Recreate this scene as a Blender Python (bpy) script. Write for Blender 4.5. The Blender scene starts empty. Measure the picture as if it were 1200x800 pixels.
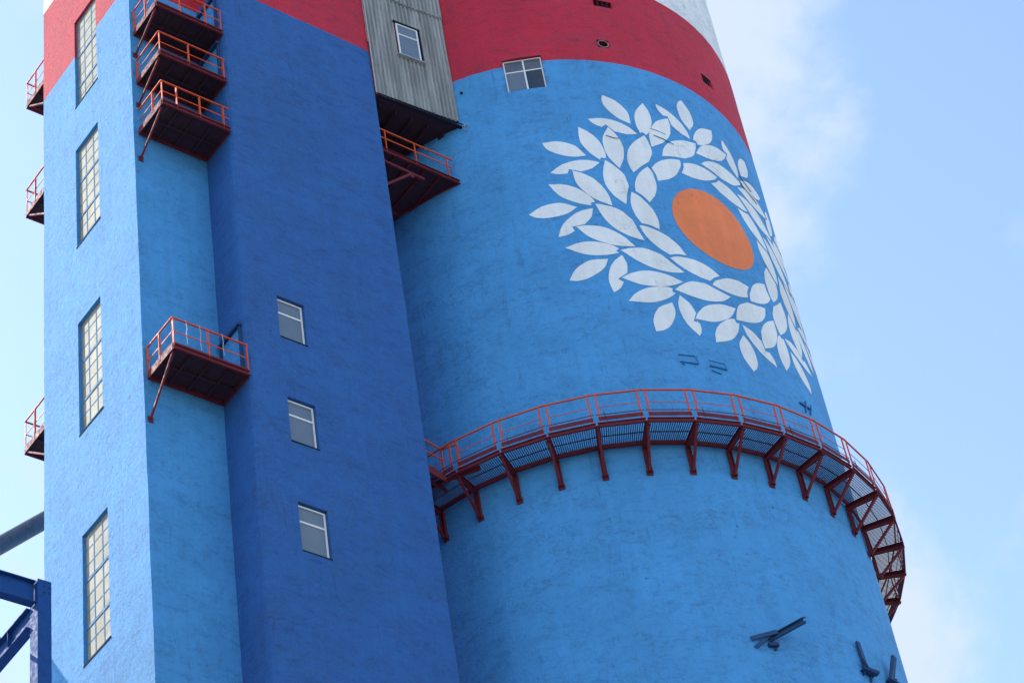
import bpy, bmesh, math, random
from mathutils import Vector, Matrix, noise

R = math.radians
random.seed(7)
SC = bpy.context.scene
COL = SC.collection

# ------------------------------------------------------------------ camera
YAW, PIT, ROL, FPX = 0.7443387, 0.7502071, -0.1809165, 2864.07
CAM = Vector((-29.8669, -50.0, 0.0))
fwd = Vector((math.sin(YAW) * math.cos(PIT), math.cos(YAW) * math.cos(PIT), math.sin(PIT)))
rt = Vector((math.cos(YAW), -math.sin(YAW), 0))
up = rt.cross(fwd)
r2 = math.cos(ROL) * rt + math.sin(ROL) * up
u2 = -math.sin(ROL) * rt + math.cos(ROL) * up
cd = bpy.data.cameras.new('camera')
cam = bpy.data.objects.new('camera', cd)
COL.objects.link(cam)
M = Matrix((r2, u2, -fwd)).transposed().to_4x4()
M.translation = CAM
cam.matrix_world = M
cd.sensor_width = 36.0
cd.lens = FPX / 1200 * 36
cd.clip_start = 0.5
cd.clip_end = 12000
SC.camera = cam

# ------------------------------------------------------------------ sky and sun
SUN = Vector((-0.33, 0.66, 0.68)).normalized()
EL = math.asin(SUN.z)
AZ = math.atan2(SUN.x, SUN.y)
w = bpy.data.worlds.new('World')
SC.world = w
w.use_nodes = True
nt = w.node_tree
nt.nodes.clear()
def N(t, **k):
    n = nt.nodes.new(t)
    for a, b in k.items():
        setattr(n, a, b)
    return n
def Lk(a, b):
    nt.links.new(a, b)
out = N('ShaderNodeOutputWorld')
bg = N('ShaderNodeBackground')
bg.inputs['Strength'].default_value = 0.15
sky = N('ShaderNodeTexSky', sky_type='NISHITA', sun_disc=False)
sky.sun_elevation = EL
sky.sun_rotation = AZ
sky.air_density = 1.0
sky.dust_density = 0.6
sky.ozone_density = 1.0
tc = N('ShaderNodeTexCoord')
mp = N('ShaderNodeMapping')
mp.inputs['Scale'].default_value = (3.0, 3.0, 3.6)
mp.inputs['Location'].default_value = (3.60, 2.27, 0.50)
n1 = N('ShaderNodeTexNoise')
n1.inputs['Scale'].default_value = 1.7
n1.inputs['Detail'].default_value = 8
n1.inputs['Roughness'].default_value = 0.57
n1.inputs['Distortion'].default_value = 0.25
cr = N('ShaderNodeValToRGB')
cr.color_ramp.interpolation = 'EASE'
cr.color_ramp.elements[0].position = 0.45
cr.color_ramp.elements[0].color = (0.0, 0.0, 0.0, 1)
cr.color_ramp.elements[1].position = 0.61
cr.color_ramp.elements[1].color = (0.92, 0.92, 0.92, 1)
mx = N('ShaderNodeMix', data_type='RGBA')
mx.inputs['B'].default_value = (2.0, 2.3, 2.75, 1)
Lk(tc.outputs['Generated'], mp.inputs['Vector'])
Lk(mp.outputs[0], n1.inputs['Vector'])
Lk(n1.outputs['Fac'], cr.inputs['Fac'])
Lk(cr.outputs['Color'], mx.inputs['Factor'])
Lk(sky.outputs[0], mx.inputs['A'])
Lk(mx.outputs['Result'], bg.inputs['Color'])
Lk(bg.outputs[0], out.inputs['Surface'])

sl = bpy.data.lights.new('sun', 'SUN')
sl.energy = 2.0
sl.angle = R(0.5)
sl.color = (1.0, 0.955, 0.88)
so = bpy.data.objects.new('sun', sl)
COL.objects.link(so)
so.rotation_euler = SUN.to_track_quat('Z', 'Y').to_euler()

SC.view_settings.view_transform = 'Standard'
SC.view_settings.look = 'None'
SC.view_settings.gamma = 1
SC.view_settings.exposure = 1.32
SC.render.engine = 'CYCLES'

# ------------------------------------------------------------------ materials
def srgb(r, g, b):
    f = lambda c: (c / 255 / 12.92) if c / 255 <= 0.04045 else ((c / 255 + 0.055) / 1.055) ** 2.4
    return (f(r), f(g), f(b), 1)

class NT:
    def __init__(s, name):
        s.m = bpy.data.materials.new(name)
        s.m.use_nodes = True
        s.t = s.m.node_tree
        s.b = s.t.nodes['Principled BSDF']
        s.co = s.n('ShaderNodeTexCoord').outputs['Object']
    def n(s, t, **k):
        x = s.t.nodes.new(t)
        for a, b in k.items():
            setattr(x, a, b)
        return x
    def l(s, a, b):
        s.t.links.new(a, b)
    def noise(s, scale, detail=4, rough=0.55, stretch=(1, 1, 1), dist=0.0, rot=(0, 0, 0), loc=(0, 0, 0)):
        mp = s.n('ShaderNodeMapping')
        mp.inputs['Scale'].default_value = stretch
        mp.inputs['Rotation'].default_value = rot
        mp.inputs['Location'].default_value = loc
        s.l(s.co, mp.inputs['Vector'])
        x = s.n('ShaderNodeTexNoise')
        x.inputs['Scale'].default_value = scale
        x.inputs['Detail'].default_value = detail
        x.inputs['Roughness'].default_value = rough
        x.inputs['Distortion'].default_value = dist
        s.l(mp.outputs[0], x.inputs['Vector'])
        return x.outputs['Fac']
    def ramp(s, v, a, b, lo=0.0, hi=1.0):
        r = s.n('ShaderNodeMapRange')
        r.interpolation_type = 'SMOOTHSTEP'
        r.inputs['From Min'].default_value = a
        r.inputs['From Max'].default_value = b
        r.inputs['To Min'].default_value = lo
        r.inputs['To Max'].default_value = hi
        s.l(v, r.inputs['Value'])
        return r.outputs['Result']
    def math(s, op, a, b=None):
        x = s.n('ShaderNodeMath', operation=op)
        for i, v in enumerate((a, b)):
            if v is None:
                continue
            if isinstance(v, (int, float)):
                x.inputs[i].default_value = v
            else:
                s.l(v, x.inputs[i])
        return x.outputs[0]
    def mix(s, f, a, b, mode='MIX'):
        x = s.n('ShaderNodeMix', data_type='RGBA', blend_type=mode)
        for k, v in (('Factor', f), ('A', a), ('B', b)):
            if isinstance(v, (int, float, tuple)):
                x.inputs[k].default_value = v
            else:
                s.l(v, x.inputs[k])
        return x.outputs['Result']
    def z(s):
        x = s.n('ShaderNodeSeparateXYZ')
        s.l(s.co, x.inputs[0])
        return x.outputs['Z']
    def bump(s, h, dist, strength=1.0, prev=None):
        x = s.n('ShaderNodeBump')
        x.inputs['Distance'].default_value = dist
        x.inputs['Strength'].default_value = strength
        s.l(h, x.inputs['Height'])
        if prev is not None:
            s.l(prev, x.inputs['Normal'])
        s.l(x.outputs[0], s.b.inputs['Normal'])
        return x.outputs[0]

BLUE = (0.072, 0.35, 0.73, 1)
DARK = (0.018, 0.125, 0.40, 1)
RED = (0.60, 0.014, 0.046, 1)
WHITE = (0.90, 0.90, 0.90, 1)
ORANGE = (0.95, 0.235, 0.08, 1)

def plaster(name, base, bands=True, rough=0.76, rel=1.0, scuff=0.62):
    """weathered masonry paint on rough render; red band and white top above 75 m"""
    t = NT(name)
    col = base
    if bands:
        wob = t.math('MULTIPLY', t.math('SUBTRACT', t.noise(2.3, 3), 0.5), 0.09)
        z = t.math('ADD', t.z(), wob)
        f1 = t.ramp(z, 75.045, 75.065)
        f2 = t.ramp(z, 80.48, 80.50)
        col = t.mix(f1, col, RED)
        col = t.mix(f2, col, WHITE)
    # broad unevenness of the coats
    big = t.ramp(t.noise(0.33, 5, 0.6), 0.3, 0.7, 0.92, 1.06)
    rgb = t.n('ShaderNodeCombineXYZ')
    for i in range(3):
        t.l(big, rgb.inputs[i])
    col = t.mix(1.0, col, rgb.outputs[0], 'MULTIPLY')
    # vertical roller marks
    vs = t.ramp(t.noise(1.0, 4, 0.6, (3.2, 3.2, 0.10)), 0.35, 0.7, 0.965, 1.03)
    rgb2 = t.n('ShaderNodeCombineXYZ')
    for i in range(3):
        t.l(vs, rgb2.inputs[i])
    col = t.mix(1.0, col, rgb2.outputs[0], 'MULTIPLY')
    # grey grime smudges gathered in horizontal lifts
    zone = t.ramp(t.noise(0.42, 4, 0.6, (.8, .8, 2.6), 0.3), 0.46, 0.62)
    sm = t.ramp(t.noise(4.2, 7, 0.74, (1, 1, 2.0), 0.6), 0.49, 0.66)
    g = t.math('MULTIPLY', t.math('MULTIPLY', zone, sm), scuff * 0.75)
    col = t.mix(g, col, (0.045, 0.07, 0.12, 1))
    # fine dark scratches and hairlines, gathered in patches
    def hair(v, w):
        return t.ramp(t.math('ABSOLUTE', t.math('SUBTRACT', v, 0.5)), 0.0, w, 1, 0)
    h1 = hair(t.noise(3.6, 5, 0.62, (1, 1, 1.8), 0.3, loc=(1, 6, 2)), 0.016)
    h2 = hair(t.noise(7.0, 5, 0.66, (1, 1, 1.5), 0.2, loc=(8, 3, 5)), 0.022)
    h3 = hair(t.noise(1.0, 4, 0.5, (1.3, 1.3, 0.09), 0.0, loc=(2, 2, 9)), 0.007)
    m1 = t.ramp(t.noise(0.8, 7, 0.74, (.7, .7, 2.6), loc=(6, 1, 3)), 0.49, 0.60)
    m2 = t.ramp(t.noise(1.4, 6, 0.75, loc=(3, 5, 1)), 0.47, 0.60)
    m3 = t.ramp(t.noise(0.8, 5, 0.7, (1, 1, .5), loc=(9, 5, 1)), 0.50, 0.60)
    hh = t.math('MAXIMUM', t.math('MULTIPLY', h1, m1), t.math('MULTIPLY', h2, m2))
    hh = t.math('MAXIMUM', hh, t.math('MULTIPLY', t.math('MULTIPLY', h3, m3), 0.6))
    col = t.mix(t.math('MULTIPLY', hh, 0.9 * scuff), col, (0.012, 0.035, 0.10, 1))
    soft = t.ramp(t.noise(1.5, 7, 0.72, (1, 1, 2.3), 0.4, loc=(4, 4, 4)), 0.49, 0.68, 0, 0.40 * scuff / 0.6)
    dkc = t.mix(1.0, col, (0.42, 0.55, 0.68, 1), 'MULTIPLY')
    col = t.mix(soft, col, dkc)
    # pits and cracks where the render has chipped
    v = t.n('ShaderNodeTexVoronoi', feature='DISTANCE_TO_EDGE')
    v.inputs['Scale'].default_value = 1.3
    mpv = t.n('ShaderNodeMapping')
    t.l(t.co, mpv.inputs['Vector'])
    dn = t.n('ShaderNodeTexNoise')
    dn.inputs['Scale'].default_value = 2.2
    dn.inputs['Detail'].default_value = 5
    t.l(t.co, dn.inputs['Vector'])
    va = t.n('ShaderNodeVectorMath', operation='MULTIPLY_ADD')
    t.l(dn.outputs['Color'], va.inputs[0])
    va.inputs[1].default_value = (0.9, 0.9, 0.9)
    t.l(t.co, va.inputs[2])
    t.l(va.outputs[0], v.inputs['Vector'])
    crack = t.ramp(v.outputs['Distance'], 0.0, 0.016, 1, 0)
    zc = t.ramp(t.noise(0.55, 3, 0.5, loc=(3, 9, 4)), 0.55, 0.63)
    ck = t.math('MULTIPLY', crack, zc)
    pit = t.ramp(t.noise(9.0, 6, 0.74, (1, 1, 1.5)), 0.655, 0.72)
    pz = t.math('MULTIPLY', pit, t.ramp(t.noise(0.8, 3, 0.6, loc=(7, 2, 1)), 0.46, 0.6))
    dk = t.math('MAXIMUM', t.math('MULTIPLY', ck, 0.35), t.math('MULTIPLY', pz, 0.75))
    col = t.mix(dk, col, (0.02, 0.035, 0.07, 1))
    t.l(col, t.b.inputs['Base Color'])
    rr = t.ramp(t.noise(9.0, 4, 0.6), 0.3, 0.7, rough - 0.02, rough + 0.08)
    t.l(rr, t.b.inputs['Roughness'])
    t.b.inputs['Specular IOR Level'].default_value = 0.52
    # relief: trowelled lumps, fine grain, formwork lifts
    n0 = t.bump(t.noise(3.2, 4, 0.6, (1, 1, 1.3)), 0.042 * rel)
    n1_ = t.bump(t.noise(9, 8, 0.76, (1, 1, 0.8), 0.0), 0.070 * rel, prev=n0)
    n2_ = t.bump(t.noise(26, 4, 0.65), 0.007 * rel, prev=n1_)
    t.bump(t.math('SUBTRACT', 1.0, dk), 0.02, prev=n2_)
    return t.m

def metal(name, c, rough=0.5, dirt=0.35, dirtc=(0.05, 0.03, 0.03, 1), metallic=0.0, spec=0.3):
    t = NT(name)
    rough += 0.15
    t.b.inputs['Specular IOR Level'].default_value = spec
    f = t.ramp(t.noise(4.0, 6, 0.65), 0.42, 0.72, 0, dirt)
    col = t.mix(f, c, dirtc)
    t.l(col, t.b.inputs['Base Color'])
    t.b.inputs['Metallic'].default_value = metallic
    rr = t.ramp(t.noise(6, 4), 0.3, 0.7, rough - 0.08, rough + 0.15)
    t.l(rr, t.b.inputs['Roughness'])
    t.bump(t.noise(30, 3), 0.002)
    return t.m

MAT = {
    'light': plaster('light_blue_render', BLUE, rel=1.0),
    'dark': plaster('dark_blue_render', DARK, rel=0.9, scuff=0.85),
    'silo': plaster('silo_blue_render', BLUE, rel=0.75, scuff=0.6),
    'leafw': plaster('white_wreath_paint', WHITE, bands=False, rel=0.6, scuff=0.12),
    'disc': plaster('orange_disc_paint', ORANGE, bands=False, rel=0.5, scuff=0.12),
    'orange': metal('orange_rail_paint', (0.74, 0.090, 0.016, 1), 0.45, 0.3, (0.25, 0.05, 0.02, 1)),
    'maroon': metal('maroon_steel_paint', (0.17, 0.026, 0.038, 1), 0.5, 0.5, (0.06, 0.018, 0.02, 1), spec=0.16),
    'deck': metal('dark_maroon_deck', (0.050, 0.022, 0.036, 1), 0.6, 0.6, (0.02, 0.012, 0.016, 1)),
    'galv': metal('grey_galvanised', (0.42, 0.44, 0.45, 1), 0.45, 0.35, (0.2, 0.17, 0.15, 1), 0.3),
    'pvc': metal('white_window_frame', (0.80, 0.80, 0.80, 1), 0.35, 0.15, (0.4, 0.36, 0.3, 1)),
    'bluef': metal('blue_window_bars', (0.10, 0.24, 0.42, 1), 0.6, 0.3, (0.05, 0.10, 0.18, 1), spec=0.08),
    'gantry': metal('blue_gantry_paint', (0.016, 0.075, 0.26, 1), 0.5, 0.35, (0.012, 0.03, 0.11, 1), spec=0.12),
    'bluesteel': metal('dark_blue_steel', (0.014, 0.055, 0.16, 1), 0.5, 0.4, (0.01, 0.02, 0.06, 1)),
    'stub': metal('blue_painted_stub_steel', (0.022, 0.075, 0.18, 1), 0.5, 0.4, (0.015, 0.025, 0.05, 1)),
    'anchor': metal('painted_over_iron', (0.036, 0.18, 0.40, 1), 0.5, 0.3, (0.012, 0.05, 0.12, 1), spec=0.15),
    'pipe': metal('dull_grey_pipe', (0.13, 0.145, 0.165, 1), 0.5, 0.5, (0.05, 0.05, 0.06, 1)),
    'black': metal('black_iron_and_hole_shade', (0.012, 0.011, 0.013, 1), 0.8, 0.3),  # paints the darkness inside the vents; also colours wires and a bolt
    'sill': metal('dark_trim_and_gap_shade', (0.02, 0.024, 0.04, 1), 0.7, 0.3, spec=0.08),  # near-black: paints the shadow line at window sills; also colours slats, trim, lip
}

def glass(name, c, rough=0.06, dirt=0.25, dc=(0.2, 0.22, 0.25, 1)):
    t = NT(name)
    f = t.ramp(t.noise(1.8, 5, 0.6), 0.35, 0.75, 0, dirt)
    t.l(t.mix(f, c, dc), t.b.inputs['Base Color'])
    t.b.inputs['Roughness'].default_value = rough
    t.b.inputs['IOR'].default_value = 1.5
    t.bump(t.noise(1.1, 2), 0.01)
    return t.m
MAT['glass'] = glass('grey_blue_glass', (0.115, 0.165, 0.23, 1))
MAT['glassd'] = glass('dark_glass', (0.014, 0.03, 0.06, 1), dirt=0.08)
MAT['glassm'] = glass('smoky_glass', (0.09, 0.10, 0.14, 1))

def cream():
    t = NT('cream_glass_blocks')
    f = t.ramp(t.noise(1.6, 5, 0.65, (0.4, 1, 1)), 0.4, 0.72, 0, 0.6)
    c = t.mix(f, (0.34, 0.325, 0.25, 1), (0.21, 0.19, 0.13, 1))
    f2 = t.ramp(t.noise(0.5, 3), 0.55, 0.75, 0, 0.25)
    c = t.mix(f2, c, (0.14, 0.11, 0.07, 1))
    vo = t.n('ShaderNodeTexVoronoi')
    vo.inputs['Scale'].default_value = 1.7
    t.l(t.co, vo.inputs['Vector'])
    sp = t.n('ShaderNodeSeparateColor')
    t.l(vo.outputs['Color'], sp.inputs[0])
    c = t.mix(t.ramp(sp.outputs[0], 0.2, 1.0, 0, 0.45), c, (0.12, 0.12, 0.10, 1))
    t.l(c, t.b.inputs['Base Color'])
    t.b.inputs['Roughness'].default_value = 0.62
    t.b.inputs['Specular IOR Level'].default_value = 0.1
    t.bump(t.noise(9, 2), 0.004)
    return t.m
MAT['cream'] = cream()

def corr():
    t = NT('weathered_corrugated_sheet')
    a = t.noise(1.2, 5, 0.65, (2.5, 2.5, 0.22))
    c = t.mix(t.ramp(a, 0.35, 0.7), (0.215, 0.22, 0.22, 1), (0.42, 0.42, 0.41, 1))
    b = t.noise(3.0, 5, 0.7, (2.2, 2.2, 0.12), loc=(2, 5, 1))
    c = t.mix(t.ramp(b, 0.58, 0.74, 0, 0.75), c, (0.055, 0.055, 0.055, 1))
    d = t.noise(0.8, 4, 0.6, (1, 1, 0.5), loc=(5, 1, 8))
    c = t.mix(t.ramp(d, 0.5, 0.75, 0, 0.45), c, (0.16, 0.145, 0.115, 1))
    t.l(c, t.b.inputs['Base Color'])
    t.b.inputs['Roughness'].default_value = 0.7
    t.bump(t.noise(14, 3), 0.004)
    return t.m
MAT['corr'] = corr()

def ground():
    t = NT('dusty_works_yard')
    c = t.mix(t.ramp(t.noise(0.2, 6), 0.35, 0.7), (0.16, 0.15, 0.135, 1), (0.27, 0.26, 0.24, 1))
    t.l(c, t.b.inputs['Base Color'])
    t.b.inputs['Roughness'].default_value = 0.9
    return t.m
MAT['ground'] = ground()

# ------------------------------------------------------------------ helpers
def tag(o, label=None, cat=None, group=None, kind=None):
    if label: o['label'] = label
    if cat: o['category'] = cat
    if group: o['group'] = group
    if kind: o['kind'] = kind
    return o

def empty(name, loc=(0, 0, 0)):
    o = bpy.data.objects.new(name, None)
    o.location = loc
    o.empty_display_size = 0.3
    COL.objects.link(o)
    return o

def link(name, bm, mat, parent=None, smooth=False, recalc=True):
    if recalc:
        bmesh.ops.recalc_face_normals(bm, faces=bm.faces)
    me = bpy.data.meshes.new(name)
    bm.to_mesh(me)
    bm.free()
    for m in (mat if isinstance(mat, (list, tuple)) else [mat]):
        me.materials.append(MAT[m])
    if smooth:
        for p in me.polygons:
            p.use_smooth = True
    o = bpy.data.objects.new(name, me)
    COL.objects.link(o)
    if parent is not None:
        o.parent = parent
        # parents are empties or meshes placed by translation only; keep world coordinates
        pl = Vector((0, 0, 0))
        q = parent
        while q is not None:
            pl += q.location
            q = q.parent
        o.location = -pl
    return o

class MB:
    """collects boxes, bars and tubes, then becomes ONE mesh object"""
    def __init__(s):
        s.bm = bmesh.new()
    def hexa(s, pts):
        v = [s.bm.verts.new(p) for p in pts]
        for f in ((0, 3, 2, 1), (4, 5, 6, 7), (0, 1, 5, 4), (1, 2, 6, 5), (2, 3, 7, 6), (3, 0, 4, 7)):
            s.bm.faces.new([v[i] for i in f])
        return s
    def box(s, x0, x1, y0, y1, z0, z1):
        return s.hexa([(x0, y0, z0), (x1, y0, z0), (x1, y1, z0), (x0, y1, z0),
                       (x0, y0, z1), (x1, y0, z1), (x1, y1, z1), (x0, y1, z1)])
    def bar(s, p, q, w, h, ref=(0, 0, 1)):
        p, q = Vector(p), Vector(q)
        d = (q - p).normalized()
        a = d.cross(Vector(ref))
        if a.length < 1e-3:
            a = d.cross(Vector((1, 0, 0)))
        a.normalize()
        b = a.cross(d)
        a *= w / 2
        b *= h / 2
        return s.hexa([p - a - b, p + a - b, p + a + b, p - a + b, q - a - b, q + a - b, q + a + b, q - a + b])
    def chan(s, p, q, w, h, t=0.018, side=1, ref=(0, 0, 1)):
        """channel section: web plus two flanges, flanges pointing to `side`"""
        p, q = Vector(p), Vector(q)
        d = (q - p).normalized()
        a = d.cross(Vector(ref)).normalized() * side
        b = a.cross(d).normalized()
        s.bar(p, q, t, h, ref)
        for k in (-1, 1):
            off = a * (w / 2) + b * k * (h / 2 - t / 2)
            off2 = a * 0.001
            s.bar(p + off + off2, q + off + off2, w, t, ref)
        return s
    def ibeam(s, p, q, w, h, t=0.025, ref=(0, 0, 1)):
        p, q = Vector(p), Vector(q)
        d = (q - p).normalized()
        a = d.cross(Vector(ref)).normalized()
        b = a.cross(d).normalized()
        s.bar(p, q, t, h - 2 * t, ref)
        for k in (-1, 1):
            o = b * k * (h / 2 - t / 2)
            s.bar(p + o, q + o, w, t, ref)
        return s
    def tube(s, p, q, r, n=8):
        p, q = Vector(p), Vector(q)
        d = (q - p).normalized()
        a = d.cross(Vector((0, 0, 1)))
        if a.length < 1e-3:
            a = d.cross(Vector((1, 0, 0)))
        a.normalize()
        b = a.cross(d)
        r0, r1 = [], []
        for i in range(n):
            c = a * math.cos(2 * math.pi * i / n) * r + b * math.sin(2 * math.pi * i / n) * r
            r0.append(s.bm.verts.new(p + c))
            r1.append(s.bm.verts.new(q + c))
        for i in range(n):
            j = (i + 1) % n
            s.bm.faces.new((r0[i], r0[j], r1[j], r1[i]))
        s.bm.faces.new(r0[::-1])
        s.bm.faces.new(r1)
        return s
    def path(s, pts, r, n=6):
        for i in range(len(pts) - 1):
            s.tube(pts[i], pts[i + 1], r, n)
        return s
    def build(s, name, mat, parent=None, bevel=0, smooth=False):
        if bevel:
            bmesh.ops.bevel(s.bm, geom=list(s.bm.edges), offset=bevel, segments=1, affect='EDGES')
        return link(name, s.bm, mat, parent, smooth)

GROUND_Z = -1.6
def disp(p):
    """uneven hand-trowelled surface: one displacement field for every wall"""
    p = Vector(p)
    a = noise.noise_vector(p * 0.4) * 0.014
    b = noise.noise_vector(p * 1.5 + Vector((11, 3, 7))) * 0.0050
    return a + b

def steps(vals, lo, hi, st, fine=(38.0, 92.0), coarse=6.0, use_fine=False):
    """sorted break points from lo to hi holding every value of vals"""
    pts = sorted(set([lo, hi] + [v for v in vals if lo < v < hi] + ([f for f in fine if lo < f < hi] if use_fine else [])))
    outl = []
    for a, b in zip(pts, pts[1:]):
        s_ = st
        if use_fine and (b <= fine[0] or a >= fine[1]):
            s_ = coarse
        n = max(1, round((b - a) / s_))
        outl += [a + (b - a) * i / n for i in range(n)]
    return outl + [pts[-1]]

class Shell:
    def __init__(s):
        s.bm = bmesh.new()
        s.d = {}
    def v(s, p):
        k = (round(p[0], 4), round(p[1], 4), round(p[2], 4))
        if k not in s.d:
            s.d[k] = s.bm.verts.new(Vector(p) + disp(p))
        return s.d[k]
    def quad(s, a, b, c, d):
        vs = [s.v(a), s.v(b), s.v(c), s.v(d)]
        if len(set(vs)) == 4:
            try:
                s.bm.faces.new(vs)
            except ValueError:
                pass
    def grid(s, f, us, zs, holes=(), depth=0.25, inward=(0, 0, 0)):
        """f(u,z)->point; holes (u0,u1,z0,z1) left open with reveals running `inward`"""
        inw = Vector(inward)
        for i in range(len(us) - 1):
            for j in range(len(zs) - 1):
                um, zm = (us[i] + us[i + 1]) / 2, (zs[j] + zs[j + 1]) / 2
                if any(h[0] < um < h[1] and h[2] < zm < h[3] for h in holes):
                    continue
                s.quad(f(us[i], zs[j]), f(us[i + 1], zs[j]), f(us[i + 1], zs[j + 1]), f(us[i], zs[j + 1]))
        for h in holes:
            hu = [u for u in us if h[0] - 1e-6 <= u <= h[1] + 1e-6]
            hz = [z for z in zs if h[2] - 1e-6 <= z <= h[3] + 1e-6]
            dv = inw * depth
            for a, b in zip(hu, hu[1:]):
                for z in (h[2], h[3]):
                    p, q = Vector(f(a, z)), Vector(f(b, z))
                    s.quad(p, q, q + dv, p + dv)
            for a, b in zip(hz, hz[1:]):
                for u in (h[0], h[1]):
                    p, q = Vector(f(u, a)), Vector(f(u, b))
                    s.quad(p, q, q + dv, p + dv)
    def build(s, name, mat, parent):
        return link(name, s.bm, mat, parent, smooth=False, recalc=False)

# ------------------------------------------------------------------ ground
g = MB()
g.bm.faces.new([g.bm.verts.new(p) for p in ((-4000, -4000, GROUND_Z), (4000, -4000, GROUND_Z), (4000, 4000, GROUND_Z), (-4000, 4000, GROUND_Z))])
tag(g.build('ground', 'ground'), kind='structure')

# ------------------------------------------------------------------ tower
W, PX, X1, X2, TOP = 6.76, 1.667, 2.991, 9.869, 98.0
tower = tag(empty('tower', (0, 0, GROUND_Z)), 'square concrete tower, pale blue windowed side, dark blue front, red and white bands above', 'tower')
LW = [(2.50, 4.20, 71.98, 77.15), (2.55, 4.25, 64.38, 69.62), (2.66, 4.26, 55.33, 60.58), (2.53, 4.21, 45.78, 50.98)]
DW = [(4.34, 5.42, 56.86, 58.82), (4.39, 5.47, 52.22, 54.18), (4.42, 5.52, 47.69, 49.69)]
zs = steps([h[2] for h in LW] + [h[3] for h in LW], GROUND_Z, TOP, 0.22, use_fine=True)
sh = Shell()
us = steps([h[0] for h in LW] + [h[1] for h in LW], 0, W, 0.22)
sh.grid(lambda u, z: (0, u, z), us, zs, LW, 0.18, (1, 0, 0))
sh.grid(lambda u, z: (u, 0, z), steps([], 0, X1, 0.22), zs)
sh.grid(lambda u, z: (u, W, z), steps([], 0, X1, 0.5), zs)
sh.grid(lambda u, z: (u, z, TOP), [0, X1], [0, W])
sh.build('light_blue_wall', 'light', tower)
zs2 = steps([h[2] for h in DW] + [h[3] for h in DW], GROUND_Z, TOP, 0.22, use_fine=True)
us2 = steps([h[0] for h in DW] + [h[1] for h in DW], X1, X2, 0.22)
sh = Shell()
CH = 0.26   # the front corner is eased
us2 = [X1 + CH] + [u for u in us2 if u > X1 + CH + 0.05]
sh.grid(lambda u, z: (u, -PX, z), us2, zs2, DW, 0.22, (0, 1, 0))
sh.grid(lambda u, z: (X1 + CH * (1 - math.sin(u * math.pi / 2)), -PX + CH * (1 - math.cos(u * math.pi / 2)), z), [0, .33, .67, 1], zs2)
sh.grid(lambda u, z: (X1, u, z), steps([], -PX + CH, 0.0, 0.22), zs2)
sh.grid(lambda u, z: (X2, u, z), steps([], -PX, W, 0.4), zs2)
sh.grid(lambda u, z: (u, W, z), steps([], X1, X2, 0.8), zs2)
sh.grid(lambda u, z: (u, z, TOP), [X1, X2], [-PX, W])
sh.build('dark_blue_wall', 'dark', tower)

def industrial_window(y0, y1, z0, z1, rows, label=None):
    """steel sash window of pale blocks, three columns, in the left wall"""
    f = MB()
    x = 0.135
    e = 0.045
    f.box(x - .03, x + .03, y0 - .01, y0 + e, z0, z1).box(x - .03, x + .03, y1 - e, y1 + .01, z0, z1)
    f.box(x - .032, x + .032, y0 + e, y1 - e, z0 - .01, z0 + e).box(x - .032, x + .032, y0 + e, y1 - e, z1 - e, z1 + .01)
    n = sum(rows)
    dz = (z1 - z0) / n
    k = 0
    z = z1
    for gi, gr in enumerate(rows):
        for r_ in range(int(math.ceil(gr))):
            z -= dz * min(1, gr - r_)
            last = r_ >= gr - 1
            h = 0.055 if (last and gi < len(rows) - 1) else 0.024
            if z > z0 + 0.05:
                f.box(x - (.034 if h > .03 else .020), x + .02, y0 + e, y1 - e, z - h, z + h)
    for i in (1, 2):
        y = y0 + (y1 - y0) * i / 3
        f.box(x - .023, x + .021, y - .026, y + .026, z0 + e, z1 - e)
    fo = f.build('window', 'bluef', tower)
    if label: fo['label'] = label
    MB().box(x - .012, x - .002, y0 + e, y1 - e, z0 + e, z1 - e).build('pane', 'cream', fo)
    MB().box(-.022, x - .035, y0 - .03, y1 + .01, z0 - .02, z0 + .05).build('sill', 'sill', fo)  # dark drip sill, its colour painting in the shadow gap under the frame
for (a, b, c, d), rows in zip(LW, ((3.6, 3, 2), (3, 3, 2.6), (3, 3, 2.5), (3, 3, 2.4))):
    industrial_window(a, b, c, d, rows)

def pvc_window(parent, P, U, V, NRM, w, h, rows=(0.34,), cols=(), t=0.065, mats=('glass',), sill=True, name='window'):
    """white framed window; P lower-left corner, U right, V up, NRM outward"""
    P, U, V, NRM = Vector(P), Vector(U), Vector(V), Vector(NRM)
    def bx(mb, u0, u1, v0, v1, n0, n1):
        c = [P + U * u + V * v + NRM * n for n in (n0, n1) for (u, v) in ((u0, v0), (u1, v0), (u1, v1), (u0, v1))]
        mb.hexa(c)
    f = MB()
    bx(f, 0, t, 0, h, 0, .05); bx(f, w - t, w, 0, h, 0, .05)
    bx(f, t, w - t, 0, t, 0.001, .049); bx(f, t, w - t, h - t, h, 0.001, .049)
    cs = [0] + [c * w for c in cols] + [w]
    for c in cs[1:-1]:
        bx(f, c - t * .6, c + t * .6, t, h - t, .002, .052)
    for r_ in rows:
        v = h * (1 - r_)
        bx(f, t, w - t, v - t * .55, v + t * .55, .003, .046)
    fo = f.build(name, 'pvc', parent)
    vs = [0] + [h * (1 - r_) for r_ in rows] + [h]
    k = 0
    for i in range(len(cs) - 1):
        for j in range(len(vs) - 1):
            m = MB()
            bx(m, cs[i] + t * .5, cs[i + 1] - t * .5, vs[j] + t * .5, vs[j + 1] - t * .5, .012, .022)
            m.build('pane', mats[k % len(mats)], fo)
            k += 1
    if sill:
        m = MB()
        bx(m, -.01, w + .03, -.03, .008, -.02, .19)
        m.build('sill', 'sill', fo)  # dark colour paints the shadow line along the window's foot
    return fo
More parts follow.
